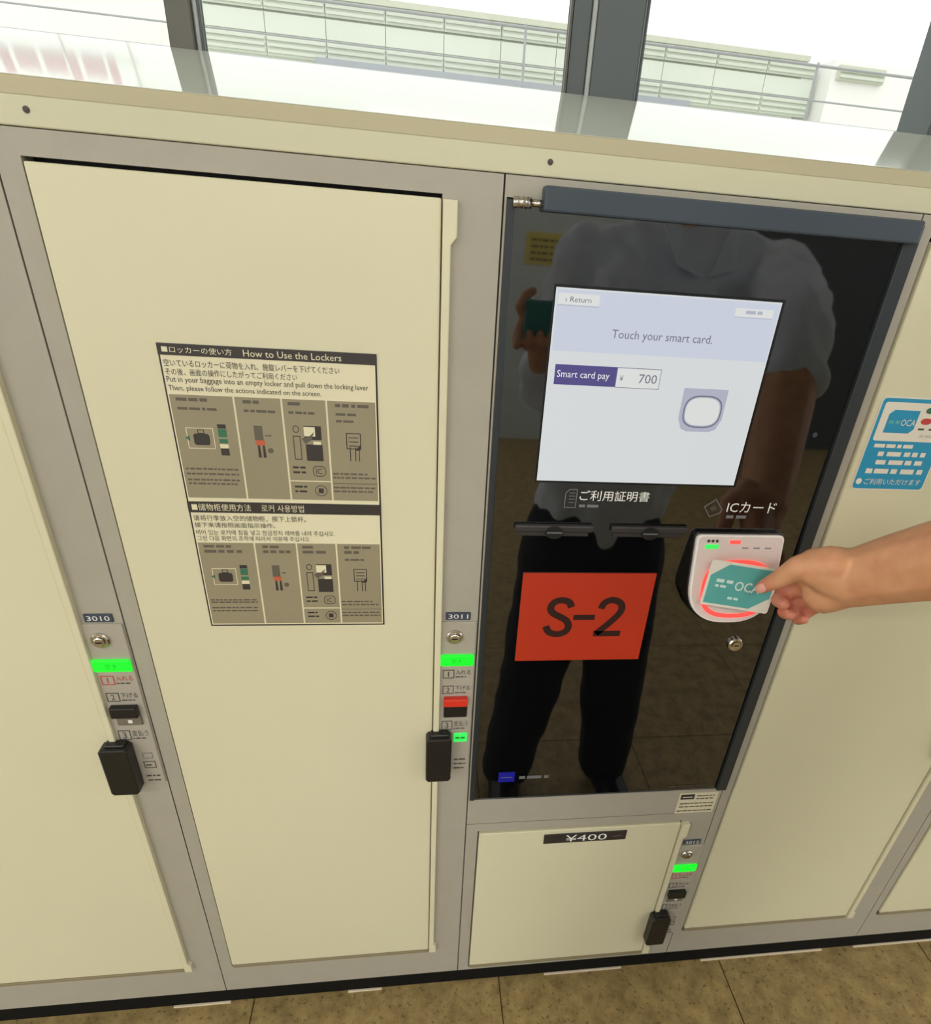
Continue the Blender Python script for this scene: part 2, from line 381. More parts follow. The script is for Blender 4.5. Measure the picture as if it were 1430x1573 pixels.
# ------------------------------------------------------------------ lockers
Z0, Z1 = 0.041, 1.2245
def carcass(p, x0, x1, z0, z1, dx0, dx1, dz0, dz1):
    """grey steel cabinet with a recessed door opening"""
    g = 0.0008
    boxes('cabinet', [(x0 + g, x1 - g, 0.02, 0.235, z0, z1), (x0 + g, dx0, 0.0, 0.02, z0, z1), (dx1, x1 - g, 0.0, 0.02, z0, z1), (dx0, dx1, 0.0, 0.02, dz1, z1), (dx0, dx1, 0.0, 0.02, z0, dz0)], 'grey_paint', p)
    box('opening', dx0, dx1, 0.0185, 0.0199, dz0, dz1, 'gap_black', p)  # black sheet: the recess shadow round the door put into colour
def door(p, x0, x1, z0, z1, side=1):
    """cream door with a raised edge strip on its right; the strip has wider ends"""
    d = box('door', x0, x1, -0.0035, 0.016, z0, z1, 'cream_paint', p, 0.0015, 2)
    prism('edge_strip', [(x1 + 0.0012, z0 - 0.004), (x1 + 0.0125, z0 - 0.004), (x1 + 0.0125, z0 + 0.012), (x1 + 0.0085, z0 + 0.017), (x1 + 0.0085, z1 - 0.034), (x1 + 0.0135, z1 - 0.028), (x1 + 0.0135, z1 - 0.0005), (x1 + 0.0012, z1 - 0.0005)], -0.007, 0.014, 'cream_paint', d, 0.001)
    box('lower_lip', x0 + 0.001, x1, -0.0030, 0.016, z0 - 0.0092, z0 - 0.0030, 'lip_shade', d, 0.0008)  # brown tone puts the shadow of the gap below the door into colour
    return d
def control(p, ox, oz, number, red, lit):
    """strip of controls beside a door: number, lock, lamp, lever, print, black pull handle"""
    X = lambda v: ox + v
    Zz = lambda v: oz + v
    c = box('control_plate', X(-0.0440), X(-0.0018), -0.0022, 0.0, Zz(0.5385), Zz(0.7815), 'plate_grey', p, 0.0008)
    npl = box('number_plate', X(-0.0385), X(-0.0095), -0.0018, 0.0, Zz(0.7838), Zz(0.7945), 'navy_label', p, 0.0006)
    text('digits', number, X(-0.0355), X(-0.0125), Zz(0.7861), Zz(0.7922), -0.0021, 'white_print', npl)
    lk = lathe_y('lock', X(-0.0275), Zz(0.7612), [(0.0098, -0.002), (0.0098, -0.0045), (0.0085, -0.0058), (0.0072, -0.0058), (0.0070, -0.0048), (0.0060, -0.0048), (0.0058, -0.0075), (0.0048, -0.0082)], 'chrome', p)
    box('keyhole', X(-0.0310), X(-0.0240), -0.0085, -0.0082, Zz(0.7603), Zz(0.7621), 'keyhole', lk)
    lm = box('status_lamp', X(-0.0435), X(-0.0030), -0.0055, -0.002, Zz(0.7185), Zz(0.7355), 'green_lamp', p, 0.002, 2)
    text('lamp_print', '空き', X(-0.030), X(-0.018), Zz(0.7235), Zz(0.7305), -0.0058, 'green_print', lm)
    for k, (za, zb, tx) in enumerate(((0.6985, 0.7115, '入れる'), (0.6735, 0.6865, '下げる'), (0.6135, 0.6285, '支払う'))):
        m = 'red_print' if (k == 0 and not red) else 'dark_print'
        frame_rect('step_box', X(-0.0400), X(-0.0262), Zz(za), Zz(zb), 0.0009, -0.0026, -0.002, m, c)
        text('step_number', str(k + 1), X(-0.0352 if k else -0.0338), X(-0.0312 if k else -0.0326), Zz(za + 0.0025), Zz(zb - 0.0025), -0.0026, m, c)
        text('step_print', tx, X(-0.0245), X(-0.0060), Zz(za + 0.0055), Zz(zb), -0.0026, m, c)
        words('small_print', X(-0.0245), X(-0.0100), Zz(za + 0.0012), 0.0016, -0.0026, 'dark_print', c)
    lv = box('lever', X(-0.0385), X(-0.0085), -0.0105, -0.002, Zz(0.6535 if not red else 0.6580), Zz(0.6690 if not red else 0.6700), 'black_plastic' if not red else 'lever_red', p, 0.0015, 2)
    if red:
        box('lever_well', X(-0.0380), X(-0.0080), -0.0050, -0.002, Zz(0.6360), Zz(0.6585), 'black_plastic', p, 0.0015, 2)
    else:
        w_ = box('lever_well', X(-0.0365), X(-0.0080), -0.0045, -0.002, Zz(0.6375), Zz(0.6540), 'lever_silver', p, 0.0010)
        box('arrow_mark', X(-0.0235), X(-0.0190), -0.0049, -0.0045, Zz(0.6420), Zz(0.6465), 'white_print', w_)
    if lit:
        g = box('receipt_lamp', X(-0.0240), X(-0.0060), -0.0035, -0.002, Zz(0.5920), Zz(0.6075), 'green_dim', p, 0.001)
        words('small_print', X(-0.0215), X(-0.0090), Zz(0.5985), 0.0026, -0.0037, 'green_print', g)
    else:
        frame_rect('pictogram', X(-0.0215), X(-0.0075), Zz(0.5650), Zz(0.5765), 0.0009, -0.0026, -0.002, 'dark_print', c)
        words('small_print', X(-0.0195), X(-0.0100), Zz(0.5690), 0.0022, -0.0026, 'dark_print', c)
        frame_rect('pictogram', X(-0.0200), X(-0.0085), Zz(0.5815), Zz(0.5905), 0.0006, -0.0026, -0.002, 'grey_print', c)
    for k in range(2 if not lit else 3): words('small_print', X(-0.0220), X(-0.0060), Zz(0.5425 + 0.008 * k), 0.0022, -0.0026, 'dark_print', c)
    h = empty_part = prism('handle', [(X(-0.0600), Zz(0.5400)), (X(-0.0570), Zz(0.5365)), (X(-0.0300), Zz(0.5365)), (X(-0.0270), Zz(0.5400)), (X(-0.0270), Zz(0.6090)), (X(-0.0300), Zz(0.6125)), (X(-0.0570), Zz(0.6125)), (X(-0.0600), Zz(0.6090))], -0.020, -0.004, 'black_plastic', p, 0.002)
    box('handle_hinge', X(-0.0540), X(-0.0310), -0.0150, -0.0035, Zz(0.6122), Zz(0.6152), 'black_plastic', h, 0.001)
U = [-0.7771, -0.3895, -0.0015, 0.3860, 0.7735, 1.1610]
def tall_locker(i, label, number, red, lit, controls=True):
    x0, x1 = U[i], U[i + 1]
    p = empty('locker', ((x0 + x1) / 2, 0.1, Z0), label, 'locker', 'tall lockers in the row')
    dx0, dx1, dz0, dz1 = x0 + 0.0205 - (0.0037 if i >= 3 else 0), x1 - 0.0520, 0.1185, 1.2035
    carcass(p, x0, x1, Z0, Z1, dx0 - 0.0022, dx1 + 0.0008, dz0 - 0.0100, dz1 + 0.0032)
    door(p, dx0, dx1, dz0, dz1)
    if controls: control(p, x1, 0.0, number, red, lit)
    return p
tall_locker(0, 'tall cream locker numbered 3010 at the left edge', '3010', False, False)
tall_locker(1, 'tall cream locker numbered 3011 carrying the instruction poster', '3011', True, True)
tall_locker(3, 'tall cream locker with blue round-cornered sticker, right of the payment terminal', '3013', False, False)
tall_locker(4, 'cream locker cut off at the lower right corner', '3014', False, False)

# small locker below the terminal
sm = empty('small_locker', (0.19, 0.1, Z0), 'small cream locker marked 400 below the payment terminal', 'locker')
carcass(sm, U[2], U[3], Z0, 0.4235, 0.0165, 0.3350, 0.0495, 0.4080)
sd = door(sm, 0.0185, 0.3340, 0.0590, 0.4050)
control(sm, U[3] + 0.0015, -0.4335, '3012', False, False)
pl = box('price_plate', 0.1175, 0.2475, -0.0052, -0.0035, 0.3765, 0.3975, 'poster_black', sd, 0.0008)
text('lettering', '¥400', 0.1510, 0.2160, 0.3800, 0.3945, -0.0056, 'white_print', pl)
box('print_line', 0.2260, 0.2400, -0.0055, -0.0052, 0.3860, 0.3866, 'grey_print', pl)

# ------------------------------------------------------------------ payment terminal
kx0, kx1 = U[2], U[3]
k = empty('payment_terminal', (0.19, 0.1, 0.425), 'black glass payment terminal with a lit touch screen, between the lockers', 'terminal')
boxes('cabinet', [(kx0 + 0.0008, kx1 - 0.0008, 0.02, 0.235, 0.425, Z1), (kx0 + 0.0008, 0.0012, 0.0, 0.02, 0.425, Z1), (0.0012, kx1 - 0.0008, 0.0, 0.02, 0.425, 0.4765), (0.0012, kx1 - 0.0008, 0.0, 0.02, 1.2085, Z1)], 'grey_paint', k)
gl = box('glass_panel', 0.0080, 0.3720, -0.0015, 0.018, 0.4795, 1.2070, 'kiosk_glass', k)
boxes('glass_frame', [(0.0015, 0.0078, -0.003, 0.018, 0.4770, 1.2075), (0.3724, 0.3850, -0.0004, 0.018, 0.4772, 1.2080), (0.3722, 0.3872, -0.006, -0.0005, 0.4770, 1.2160), (0.0078, 0.3722, -0.002, 0.018, 0.4770, 0.4794)], 'kiosk_black', k, 0.0006)
hd = box('hood', 0.0310, 0.3810, -0.014, 0.004, 1.2000, 1.2190, 'slate_plastic', k, 0.002, 2)
hg = tube('hinge', [(0.0060, -0.006, 1.2055), (0.0215, -0.006, 1.2055)], 0.0042, 'chrome', k)
for xx in (0.0095, 0.0140, 0.0180): tube('hinge_groove', [(xx, -0.006, 1.2055), (xx + 0.001, -0.006, 1.2055)], 0.0046, 'lever_silver', hg)
tube('hinge_pin', [(0.0215, -0.006, 1.2055), (0.0335, -0.006, 1.2055)], 0.0026, 'chrome', hg)
# touch screen
sf = box('screen_frame', 0.0490, 0.2735, -0.0022, -0.0014, 0.9570, 1.1458, 'screen_frame', k)
sc = box('screen', 0.0508, 0.2705, -0.0026, -0.0021, 0.9592, 1.1433, 'screen_light', k)
Y = -0.0028
box('screen_header', 0.0525, 0.2690, Y, -0.0026, 1.0890, 1.1418, 'screen_head', sc)
for a, b, tx in ((0.0535, 0.0922, '‹ Return'), (0.2255, 0.2640, None)):
    bt = box('button', a, b, -0.0031, -0.0027, 1.1292 if tx else 1.1287, 1.1388 if tx else 1.1362, 'screen_button', sc, 0.0001)
    if tx: text('lettering', tx, 0.0600, 0.0845, 1.1318, 1.1362, -0.0033, 'screen_ink', bt)
    else: words('lettering', 0.2360, 0.2560, 1.1315, 0.0030, -0.0033, 'screen_grey', bt)
    box('button_shade', a, b, -0.0030, -0.0027, (1.1284 if tx else 1.1280), (1.1292 if tx else 1.1287), 'screen_grey', sc)
text('message', 'Touch your smart card.', 0.1085, 0.2090, 1.1005, 1.1105, -0.0030, 'screen_ink', sc)
pb = box('payment_box', 0.0575, 0.1190, -0.0030, -0.0026, 1.0580, 1.0768, 'screen_purple', sc)
text('lettering', 'Smart card pay', 0.0598, 0.1120, 1.0630, 1.0715, -0.0032, 'screen_white', pb)
ab = box('amount_box', 0.1190, 0.1640, -0.0030, -0.0026, 1.0575, 1.0768, 'screen_ink', sc)
box('amount_field', 0.1194, 0.1634, -0.0032, -0.0030, 1.0581, 1.0762, 'screen_button', ab)
text('lettering', '¥', 0.1225, 0.1262, 1.0640, 1.0695, -0.0034, 'screen_ink', ab)
text('lettering', '700', 0.1420, 0.1605, 1.0628, 1.0715, -0.0034, 'screen_ink', ab)
pic = prism('reader_picture', [(0.1910, 1.0605), (0.2380, 1.0605), (0.2380, 1.0300), (0.2330, 1.0195), (0.2260, 1.0170), (0.2020, 1.0170), (0.1955, 1.0195), (0.1910, 1.0300)], -0.0030, -0.0026, 'screen_grey', sc)
band('ring_outer', ring_pts(0.2150, 1.0375, 0.0205, 0.0165, 40, 2.8), ring_pts(0.2150, 1.0375, 0.0192, 0.0152, 40, 2.8), -0.0032, -0.0030, 'screen_ink', pic)
prism('ring_inner', ring_pts(0.2150, 1.0375, 0.0180, 0.0140, 40, 2.8), -0.0032, -0.0030, 'screen_button', pic)
# printed marks on the glass
ga = -0.0019
text('lettering', 'ご利用証明書', 0.0995, 0.1775, 0.9372, 0.9490, ga, 'white_print', k)
words('small_print', 0.1000, 0.1260, 0.9295, 0.0032, ga, 'grey_print', k)
band('receipt_mark', [(0.0835, 0.9285), (0.0965, 0.9285), (0.0965, 0.9500), (0.0875, 0.9500), (0.0835, 0.9455)], [(0.0843, 0.9293), (0.0957, 0.9293), (0.0957, 0.9492), (0.0879, 0.9492), (0.0843, 0.9452)], ga, -0.0015, 'grey_print', k)
for q in range(4): box('receipt_line', 0.0880, 0.0945, ga, -0.0015, 0.9345 + 0.0036 * q, 0.9352 + 0.0036 * q, 'grey_print', k)
text('lettering', 'ICカード', 0.2705, 0.3290, 0.9268, 0.9395, ga, 'white_print', k)
words('small_print', 0.2720, 0.2985, 0.9195, 0.0038, ga, 'grey_print', k)
band('card_mark', [(0.2430, 0.9330), (0.2520, 0.9205), (0.2640, 0.9255), (0.2655, 0.9300), (0.2555, 0.9425)], [(0.2440, 0.9327), (0.2523, 0.9215), (0.2632, 0.9261), (0.2645, 0.9299), (0.2552, 0.9413)], ga, -0.0015, 'grey_print', k)
prism('card_mark_dot', [(0.2500, 0.9320), (0.2535, 0.9270), (0.2590, 0.9300), (0.2555, 0.9350)], ga, -0.0015, 'dark_print', k)
# two receipt slots
for a, b in ((0.0315, 0.1190), (0.1395, 0.2295)):
    m_ = (a + b) / 2
    s_ = box('receipt_slot', a, b, -0.0075, -0.001, 0.9010, 0.9095, 'slot_dark', k, 0.002, 2)
    box('slot_throat', a + 0.004, b - 0.004, -0.0040, -0.001, 0.8950, 0.9010, 'slot_dark', s_, 0.001)
    prism('slot_notch', ring_pts(m_, 0.9015, 0.0100, 0.0075, 20), -0.0085, -0.002, 'keyhole', s_)
    box('slot_lip', m_ - 0.0085, m_ + 0.0085, -0.0095, -0.0085, 0.9012, 0.9024, 'grey_print', s_)
lk = lathe_y('lock', 0.3300, 0.7455, [(0.0098, -0.0015), (0.0098, -0.005), (0.0085, -0.0065), (0.0070, -0.0065), (0.0068, -0.0050), (0.0058, -0.0050), (0.0055, -0.0075)], 'chrome', k)
box('keyhole', 0.3270, 0.3330, -0.0078, -0.0075, 0.7447, 0.7463, 'keyhole', lk)
lathe_y('pinhole', 0.3480, 1.0180, [(0.0028, -0.0015), (0.0022, -0.0022)], 'slate_plastic', k, 12)
bl = box('blue_mark', 0.0395, 0.0625, -0.0021, -0.0015, 0.5115, 0.5300, 'blue_lamp', k)
box('mark_line', 0.0430, 0.0590, -0.0023, -0.0021, 0.5200, 0.5210, 'grey_print', bl)
words('small_print', 0.0690, 0.1110, 0.5160, 0.0055, ga, 'grey_print', k)
words('small_print', 0.2960, 0.3560, 0.4850, 0.0030, ga, 'dark_print', k)
# card reader: white plate, square above and round below, leaning out at its top
RX = Matrix.Translation((0.2920, -0.0175, 0.8530)) @ Matrix.Rotation(math.radians(-11), 4, 'X')
def shield(hw, top, bot, r, sq=3.0):
    pts = []
    for i in range(6):
        t = PI / 2 * i / 5; pts.append((hw - r + r * math.cos(t), top - r + r * math.sin(t)))
    for i in range(6):
        t = PI / 2 + PI / 2 * i / 5; pts.append((-hw + r + r * math.cos(t), top - r + r * math.sin(t)))
    n = 26; h = -bot - 0.006
    for i in range(n + 1):
        t = PI + PI * i / n; c, s = math.cos(t), math.sin(t)
        pts.append((hw * math.copysign(abs(c) ** (2 / 2.5), c), -0.006 + h * math.copysign(abs(s) ** (2 / 2.5), s)))
    return pts
def rd(o):
    o.data.transform(RX); return o
rdr = rd(prism('card_reader', shield(0.0548, 0.0525, -0.0588, 0.006), 0.001, 0.020, 'screen_frame', None, 0.001))
rdr.parent = k; rdr.matrix_parent_inverse = Matrix.Translation(-root_loc(k))
def rpart(o):
    rd(o); o.parent = rdr; return o
rpart(prism('reader_rim', shield(0.0530, 0.0505, -0.0570, 0.006), -0.004, 0.004, 'reader_rim', None, 0.0015))
rpart(prism('reader_face', shield(0.0508, 0.0483, -0.0548, 0.005), -0.0046, 0.0, 'reader_white', None))
rpart(band('light_ring', ring_pts(0.003, -0.014, 0.0425, 0.0355, 48, 2.7), ring_pts(0.003, -0.014, 0.0380, 0.0310, 48, 2.7), -0.0062, -0.003, 'ring_red'))
rpart(prism('touch_pad', ring_pts(0.003, -0.014, 0.0375, 0.0305, 48, 2.7), -0.0056, -0.003, 'reader_white'))
rpart(box('ready_lamp', -0.0430, -0.0270, -0.0056, -0.0045, 0.0345, 0.0395, 'green_dim', None, 0.0004))
rpart(box('busy_lamp', -0.0140, -0.0010, -0.0056, -0.0045, 0.0405, 0.0445, 'ring_red', None, 0.0004))
for q in range(3):
    rpart(box('dot', -0.0410 + q * 0.0050, -0.0380 + q * 0.0050, -0.0052, -0.0045, 0.0420, 0.0450, 'dark_print'))
    rpart(box('dash', 0.0020 + q * 0.0140, 0.0095 + q * 0.0140, -0.0050, -0.0045, 0.0350, 0.0362, 'grey_print'))

# ------------------------------------------------------------------ signs and stickers
sg = empty('terminal_sign', (0.125, -0.002, 0.724), 'orange sign reading S-2 on the black terminal', 'sign')
box('sign_card', 0.0463, 0.2047, -0.0030, -0.0016, 0.7240, 0.8480, 'sign_orange', sg)
def stroke(name, pts, wd, y, m, parent):
    """a flat letter stroke of even width along a smooth path in (x, z)"""
    P = []
    n = len(pts)
    for i in range(n - 1):
        p0, p1, p2, p3 = (Vector(pts[max(i - 1, 0)]), Vector(pts[i]), Vector(pts[i + 1]), Vector(pts[min(i + 2, n - 1)]))
        for q in range(6):
            t = q / 6
            P.append(0.5 * ((2 * p1) + (p2 - p0) * t + (2 * p0 - 5 * p1 + 4 * p2 - p3) * t * t + (3 * p1 - p0 - 3 * p2 + p3) * t ** 3))
    P.append(Vector(pts[-1])); bm = bmesh.new(); L = []
    for i, p in enumerate(P):
        d = (P[min(i + 1, len(P) - 1)] - P[max(i - 1, 0)]).normalized(); q = Vector((-d.y, d.x)) * wd / 2
        L.append((bm.verts.new((p.x + q.x, y, p.y + q.y)), bm.verts.new((p.x - q.x, y, p.y - q.y))))
    for a, b in zip(L, L[1:]): bm.faces.new((a[0], a[1], b[1], b[0]))
    return bm_obj(name, bm, m, parent)
stroke('letter', [(0.1080, 0.8020), (0.1045, 0.8090), (0.0955, 0.8120), (0.0865, 0.8090), (0.0828, 0.8010), (0.0865, 0.7940), (0.0950, 0.7890), (0.1035, 0.7835), (0.1075, 0.7755), (0.1045, 0.7675), (0.0955, 0.7638), (0.0845, 0.7668), (0.0795, 0.7755)], 0.0086, -0.0034, 'sign_ink', sg)
box('dash', 0.1120, 0.1385, -0.0034, -0.0030, 0.7842, 0.7912, 'sign_ink', sg)
stroke('digit', [(0.1445, 0.8000), (0.1475, 0.8080), (0.1565, 0.8122), (0.1665, 0.8085), (0.1702, 0.8005), (0.1675, 0.7920), (0.1600, 0.7820), (0.1490, 0.7700), (0.1430, 0.7640)], 0.0086, -0.0034, 'sign_ink', sg)
box('digit_base', 0.1400, 0.1740, -0.0034, -0.0030, 0.7600, 0.7678, 'sign_ink', sg)

inv = empty('inventory_sticker', (0.35, 0, 0.422), 'small white printed sticker under the terminal glass', 'sticker')
box('paper', 0.3185, 0.3805, -0.0006, 0.0, 0.4245, 0.4685, 'label_paper', inv)
box('black_block', 0.3215, 0.3430, -0.0009, -0.0006, 0.4555, 0.4660, 'poster_black', inv)
box('block_line', 0.3245, 0.3400, -0.0011, -0.0009, 0.4595, 0.4610, 'white_print', inv)
for a, b, z in ((0.347, 0.377, 0.461), (0.347, 0.377, 0.455), (0.323, 0.377, 0.445), (0.323, 0.377, 0.438), (0.321, 0.378, 0.429)): words('print_line', a, b, z, 0.0022, -0.0009, 'poster_mid', inv)

bs = empty('transit_card_sticker', (0.455, -0.004, 0.96), 'blue sticker picturing a smart card, on the locker right of the terminal', 'sticker')
def rrect(x0, x1, z0, z1, r, n=5):
    out = []
    for cx, cz, a in ((x1 - r, z1 - r, 0), (x0 + r, z1 - r, 90), (x0 + r, z0 + r, 180), (x1 - r, z0 + r, 270)):
        for i in range(n + 1):
            t = math.radians(a + 90 * i / n); out.append((cx + r * math.cos(t), cz + r * math.sin(t)))
    return out
prism('white_edge', rrect(0.4095, 0.4995, 0.9590, 1.0625, 0.005), -0.0043, -0.0036, 'sticker_paper', bs)
prism('blue_sheet', rrect(0.4110, 0.4980, 0.9605, 1.0610, 0.004), -0.0046, -0.0040, 'sticker_blue', bs)
prism('white_field', rrect(0.4145, 0.4945, 1.0155, 1.0570, 0.003), -0.0049, -0.0045, 'sticker_paper', bs)
pc = prism('card_picture', [(0.4230, 1.0245), (0.4530, 1.0245), (0.4580, 1.0290), (0.4580, 1.0490), (0.4280, 1.0490), (0.4230, 1.0445)], -0.0051, -0.0048, 'sticker_blue', bs)
text('lettering', 'OCA', 0.4400, 0.4570, 1.0325, 1.0395, -0.0053, 'sticker_paper', pc)
words('small_print', 0.4255, 0.4380, 1.0345, 0.0035, -0.0053, 'card_teal', pc)
prism('pink_mark', ring_pts(0.4695, 1.0380, 0.0065, 0.0035, 20), -0.0051, -0.0048, 'red_print', bs)
prism('pink_mark', ring_pts(0.4870, 1.0270, 0.0060, 0.0035, 20), -0.0051, -0.0048, 'red_print', bs)
prism('green_mark', ring_pts(0.4690, 1.0495, 0.0045, 0.0032, 20), -0.0051, -0.0048, 'poster_green', bs)
for x in (0.4630, 0.4760, 0.4830): words('small_print', x, x + 0.009, 1.0285, 0.0020, -0.0051, 'dark_print', bs)
words('small_print', 0.4680, 0.4900, 1.0205, 0.0030, -0.0051, 'clad_olive', bs)
words('print_line', 0.4190, 0.4690, 1.0080, 0.0040, -0.0049, 'sticker_paper', bs)
words('print_line', 0.4270, 0.4850, 0.9985, 0.0050, -0.0049, 'sticker_paper', bs)
words('print_line', 0.4280, 0.4850, 0.9890, 0.0050, -0.0049, 'sticker_paper', bs)
words('print_line', 0.4200, 0.4900, 0.9785, 0.0055, -0.0049, 'sticker_paper', bs)
prism('arrow_mark', ring_pts(0.4165, 0.9690, 0.0035, 0.0035, 16), -0.0049, -0.0045, 'sticker_paper', bs)
text('lettering', 'ご利用いただけます', 0.4230, 0.4930, 0.9655, 0.9725, -0.0049, 'sticker_paper', bs)

# instruction poster on door 3011
po = empty('instruction_poster', (-0.2045, -0.004, 0.78), 'two-part locker instruction poster with black headings, on the cream door', 'poster')
px0, px1 = -0.2988, -0.1102
box('poster_edge', px0, px1, -0.0042, -0.0036, 0.7800, 1.0772, 'poster_black', po)
box('poster_sheet', px0 + 0.0016, px1 - 0.0016, -0.0046, -0.0041, 0.7820, 1.0755, 'poster_paper', po)
def P_block(ztop, zh, zp, zb, lines, title, k2):
    h = box('heading_band', px0, px1, -0.0049, -0.0045, zh, ztop, 'poster_black', po)
    text('lettering', title[0], -0.2950, title[1], zh + 0.0022, ztop - 0.0020, -0.0052, 'poster_paper', h)
    text('lettering', title[2], title[3], title[4], zh + 0.0020, ztop - 0.0020, -0.0052, 'poster_paper', h)
    for s, x1, a, b in lines: text('print_line', s, -0.2955, x1, a, b, -0.0049, 'poster_black', po)
    seps = (-0.2970, -0.2408, -0.1986, -0.1580, -0.1120)
    ps = []
    for i in range(4):
        ps.append(box('grey_panel', seps[i] + 0.0009, seps[i + 1] - 0.0009, -0.0049, -0.0045, zb, zp, 'poster_grey', po))
    Yp = -0.0051
    hh = (zp - zb)
    zz = lambda f: zb + hh * f
    # step 1: bag going into a locker, control strip beside it
    frame_rect('locker_outline', -0.2872, -0.2630, zz(0.50), zz(0.70), 0.0006, Yp, -0.0048, 'poster_paper', ps[0])
    bag = prism('bag', rrect(-0.2815, -0.2672, zz(0.535), zz(0.645), 0.0025), Yp, -0.0048, 'poster_black', ps[0])
    frame_rect('bag_handle', -0.2772, -0.2712, zz(0.645), zz(0.685), 0.0007, Yp, -0.0048, 'poster_black', ps[0])
    prism('arrow', [(-0.2890, zz(0.60)), (-0.2850, zz(0.575)), (-0.2850, zz(0.625))], Yp - 0.0001, -0.0048, 'poster_green', ps[0])
    for a, b, m in ((0.70, 0.74, 'poster_black'), (0.62, 0.695, 'poster_green'), (0.56, 0.60, 'poster_green'), (0.51, 0.55, 'poster_paper'), (0.44, 0.51, 'poster_black')):
        box('strip_segment', -0.2588, -0.2512, Yp, -0.0048, zz(a), zz(b), m, ps[0])
    for f in ((0.30, 0.27, 0.20, 0.16) if k2 else (0.29, 0.24, 0.18, 0.14)): words('fine_print', -0.2935, -0.2455, zz(f), 0.0018, Yp, 'poster_mid', ps[0])
    # step 2: lever pulled down
    box('lever_top', -0.2262, -0.2185, Yp, -0.0048, zz(0.60), zz(0.74), 'poster_mid', ps[1])
    box('lever_mark', -0.2258, -0.2175, Yp, -0.0048, zz(0.55), zz(0.60), 'poster_orange', ps[1])
    for a in (-0.2248, -0.2203): prism('lever_leg', [(a, zz(0.43)), (a + 0.0028, zz(0.43)), (a + 0.0022, zz(0.55)), (a + 0.0004, zz(0.55))], Yp, -0.0048, 'poster_black', ps[1])
    prism('round_mark', ring_pts(-0.2130, zz(0.50), 0.0026, 0.0026, 16), Yp, -0.0048, 'poster_mid', ps[1])
    words('fine_print', -0.2165, -0.2110, zz(0.64), 0.0016, Yp, 'poster_mid', ps[1])
    # step 3: person at the terminal, payment marks
    box('terminal_top', -0.1805, -0.1645, Yp, -0.0048, zz(0.62), zz(0.755), 'poster_black', ps[2])
    box('terminal_screen', -0.1805, -0.1702, Yp - 0.0002, -0.0048, zz(0.655), zz(0.745), 'poster_paper', ps[2])
    box('terminal_slot', -0.1725, -0.1655, Yp - 0.0002, -0.0048, zz(0.575), zz(0.605), 'poster_paper', ps[2])
    box('terminal_body', -0.1798, -0.1642, Yp, -0.0048, zz(0.41), zz(0.575), 'poster_black', ps[2])
    prism('hand_mark', [(-0.1800, zz(0.58)), (-0.1740, zz(0.62)), (-0.1712, zz(0.70)), (-0.1752, zz(0.66)), (-0.1830, zz(0.63))], Yp - 0.0004, -0.0048, 'poster_mid', ps[2])
    band('head_mark', ring_pts(-0.1878, zz(0.72), 0.0030, 0.0036, 20), ring_pts(-0.1878, zz(0.72), 0.0023, 0.0029, 20), Yp, -0.0048, 'poster_black', ps[2])
    frame_rect('body_mark', -0.1912, -0.1842, zz(0.42), zz(0.655), 0.0007, Yp, -0.0048, 'poster_black', ps[2])
    box('panel_rule', -0.1975, -0.1590, Yp, -0.0048, zz(0.195), zz(0.205), 'poster_paper', ps[2])
    for f in (0.33, 0.28, 0.13, 0.08): words('fine_print', -0.1940, -0.1820, zz(f), 0.0020, Yp, 'poster_black', ps[2])
    band('card_mark', ring_pts(-0.1690, zz(0.305), 0.0062, 0.0055, 24, 3), ring_pts(-0.1690, zz(0.305), 0.0056, 0.0049, 24, 3), Yp, -0.0048, 'poster_black', ps[2])
    text('lettering', 'IC', -0.1722, -0.1662, zz(0.275), zz(0.335), Yp, 'poster_black', ps[2])
    band('coin_mark', ring_pts(-0.1688, zz(0.10), 0.0060, 0.0058, 24), ring_pts(-0.1688, zz(0.10), 0.0054, 0.0052, 24), Yp, -0.0048, 'poster_black', ps[2])
    box('coin_centre', -0.1712, -0.1664, Yp, -0.0048, zz(0.075), zz(0.125), 'poster_black', ps[2])
    # step 4: receipt in a hand
    frame_rect('receipt_mark', -0.1415, -0.1275, zz(0.54), zz(0.70), 0.0008, Yp, -0.0048, 'poster_black', ps[3])
    for f in (0.65, 0.61, 0.57): box('receipt_line', -0.1390, -0.1300, Yp, -0.0048, zz(f), zz(f) + 0.0007, 'poster_black', ps[3])
    for a in (-0.1385, -0.1335, -0.1300): box('finger_line', a, a + 0.0008, Yp, -0.0048, zz(0.42), zz(0.56), 'poster_black', ps[3])
    prism('thumb_mark', [(-0.1330, zz(0.53)), (-0.1285, zz(0.53)), (-0.1272, zz(0.60))], Yp - 0.0002, -0.0048, 'poster_black', ps[3])
    for f in (0.275, 0.235, 0.13, 0.09): words('fine_print', -0.1562, -0.1145 - (0.008 if f > 0.26 else 0), zz(f), 0.0018, Yp, 'poster_mid', ps[3])
    box('panel_rule', -0.1565, -0.1130, Yp, -0.0048, zz(0.180), zz(0.186), 'poster_mid', ps[3])
    for i, (a, b) in enumerate(((-0.2910, -0.2640), (-0.2330, -0.2150), (-0.1930, -0.1790), (-0.1500, -0.1190))):
        words('step_heading', a, b, zz(0.945), 0.0030, Yp, 'poster_mid', ps[i])
        words('step_heading', a, b + (0.010 if i < 3 else -0.012), zz(0.885 if k2 else 0.865), 0.0024 if not k2 else 0.0034, Yp, 'poster_mid', ps[i])
    words('step_heading', -0.1500, -0.1300, zz(0.80), 0.0024, Yp, 'poster_mid', ps[3])
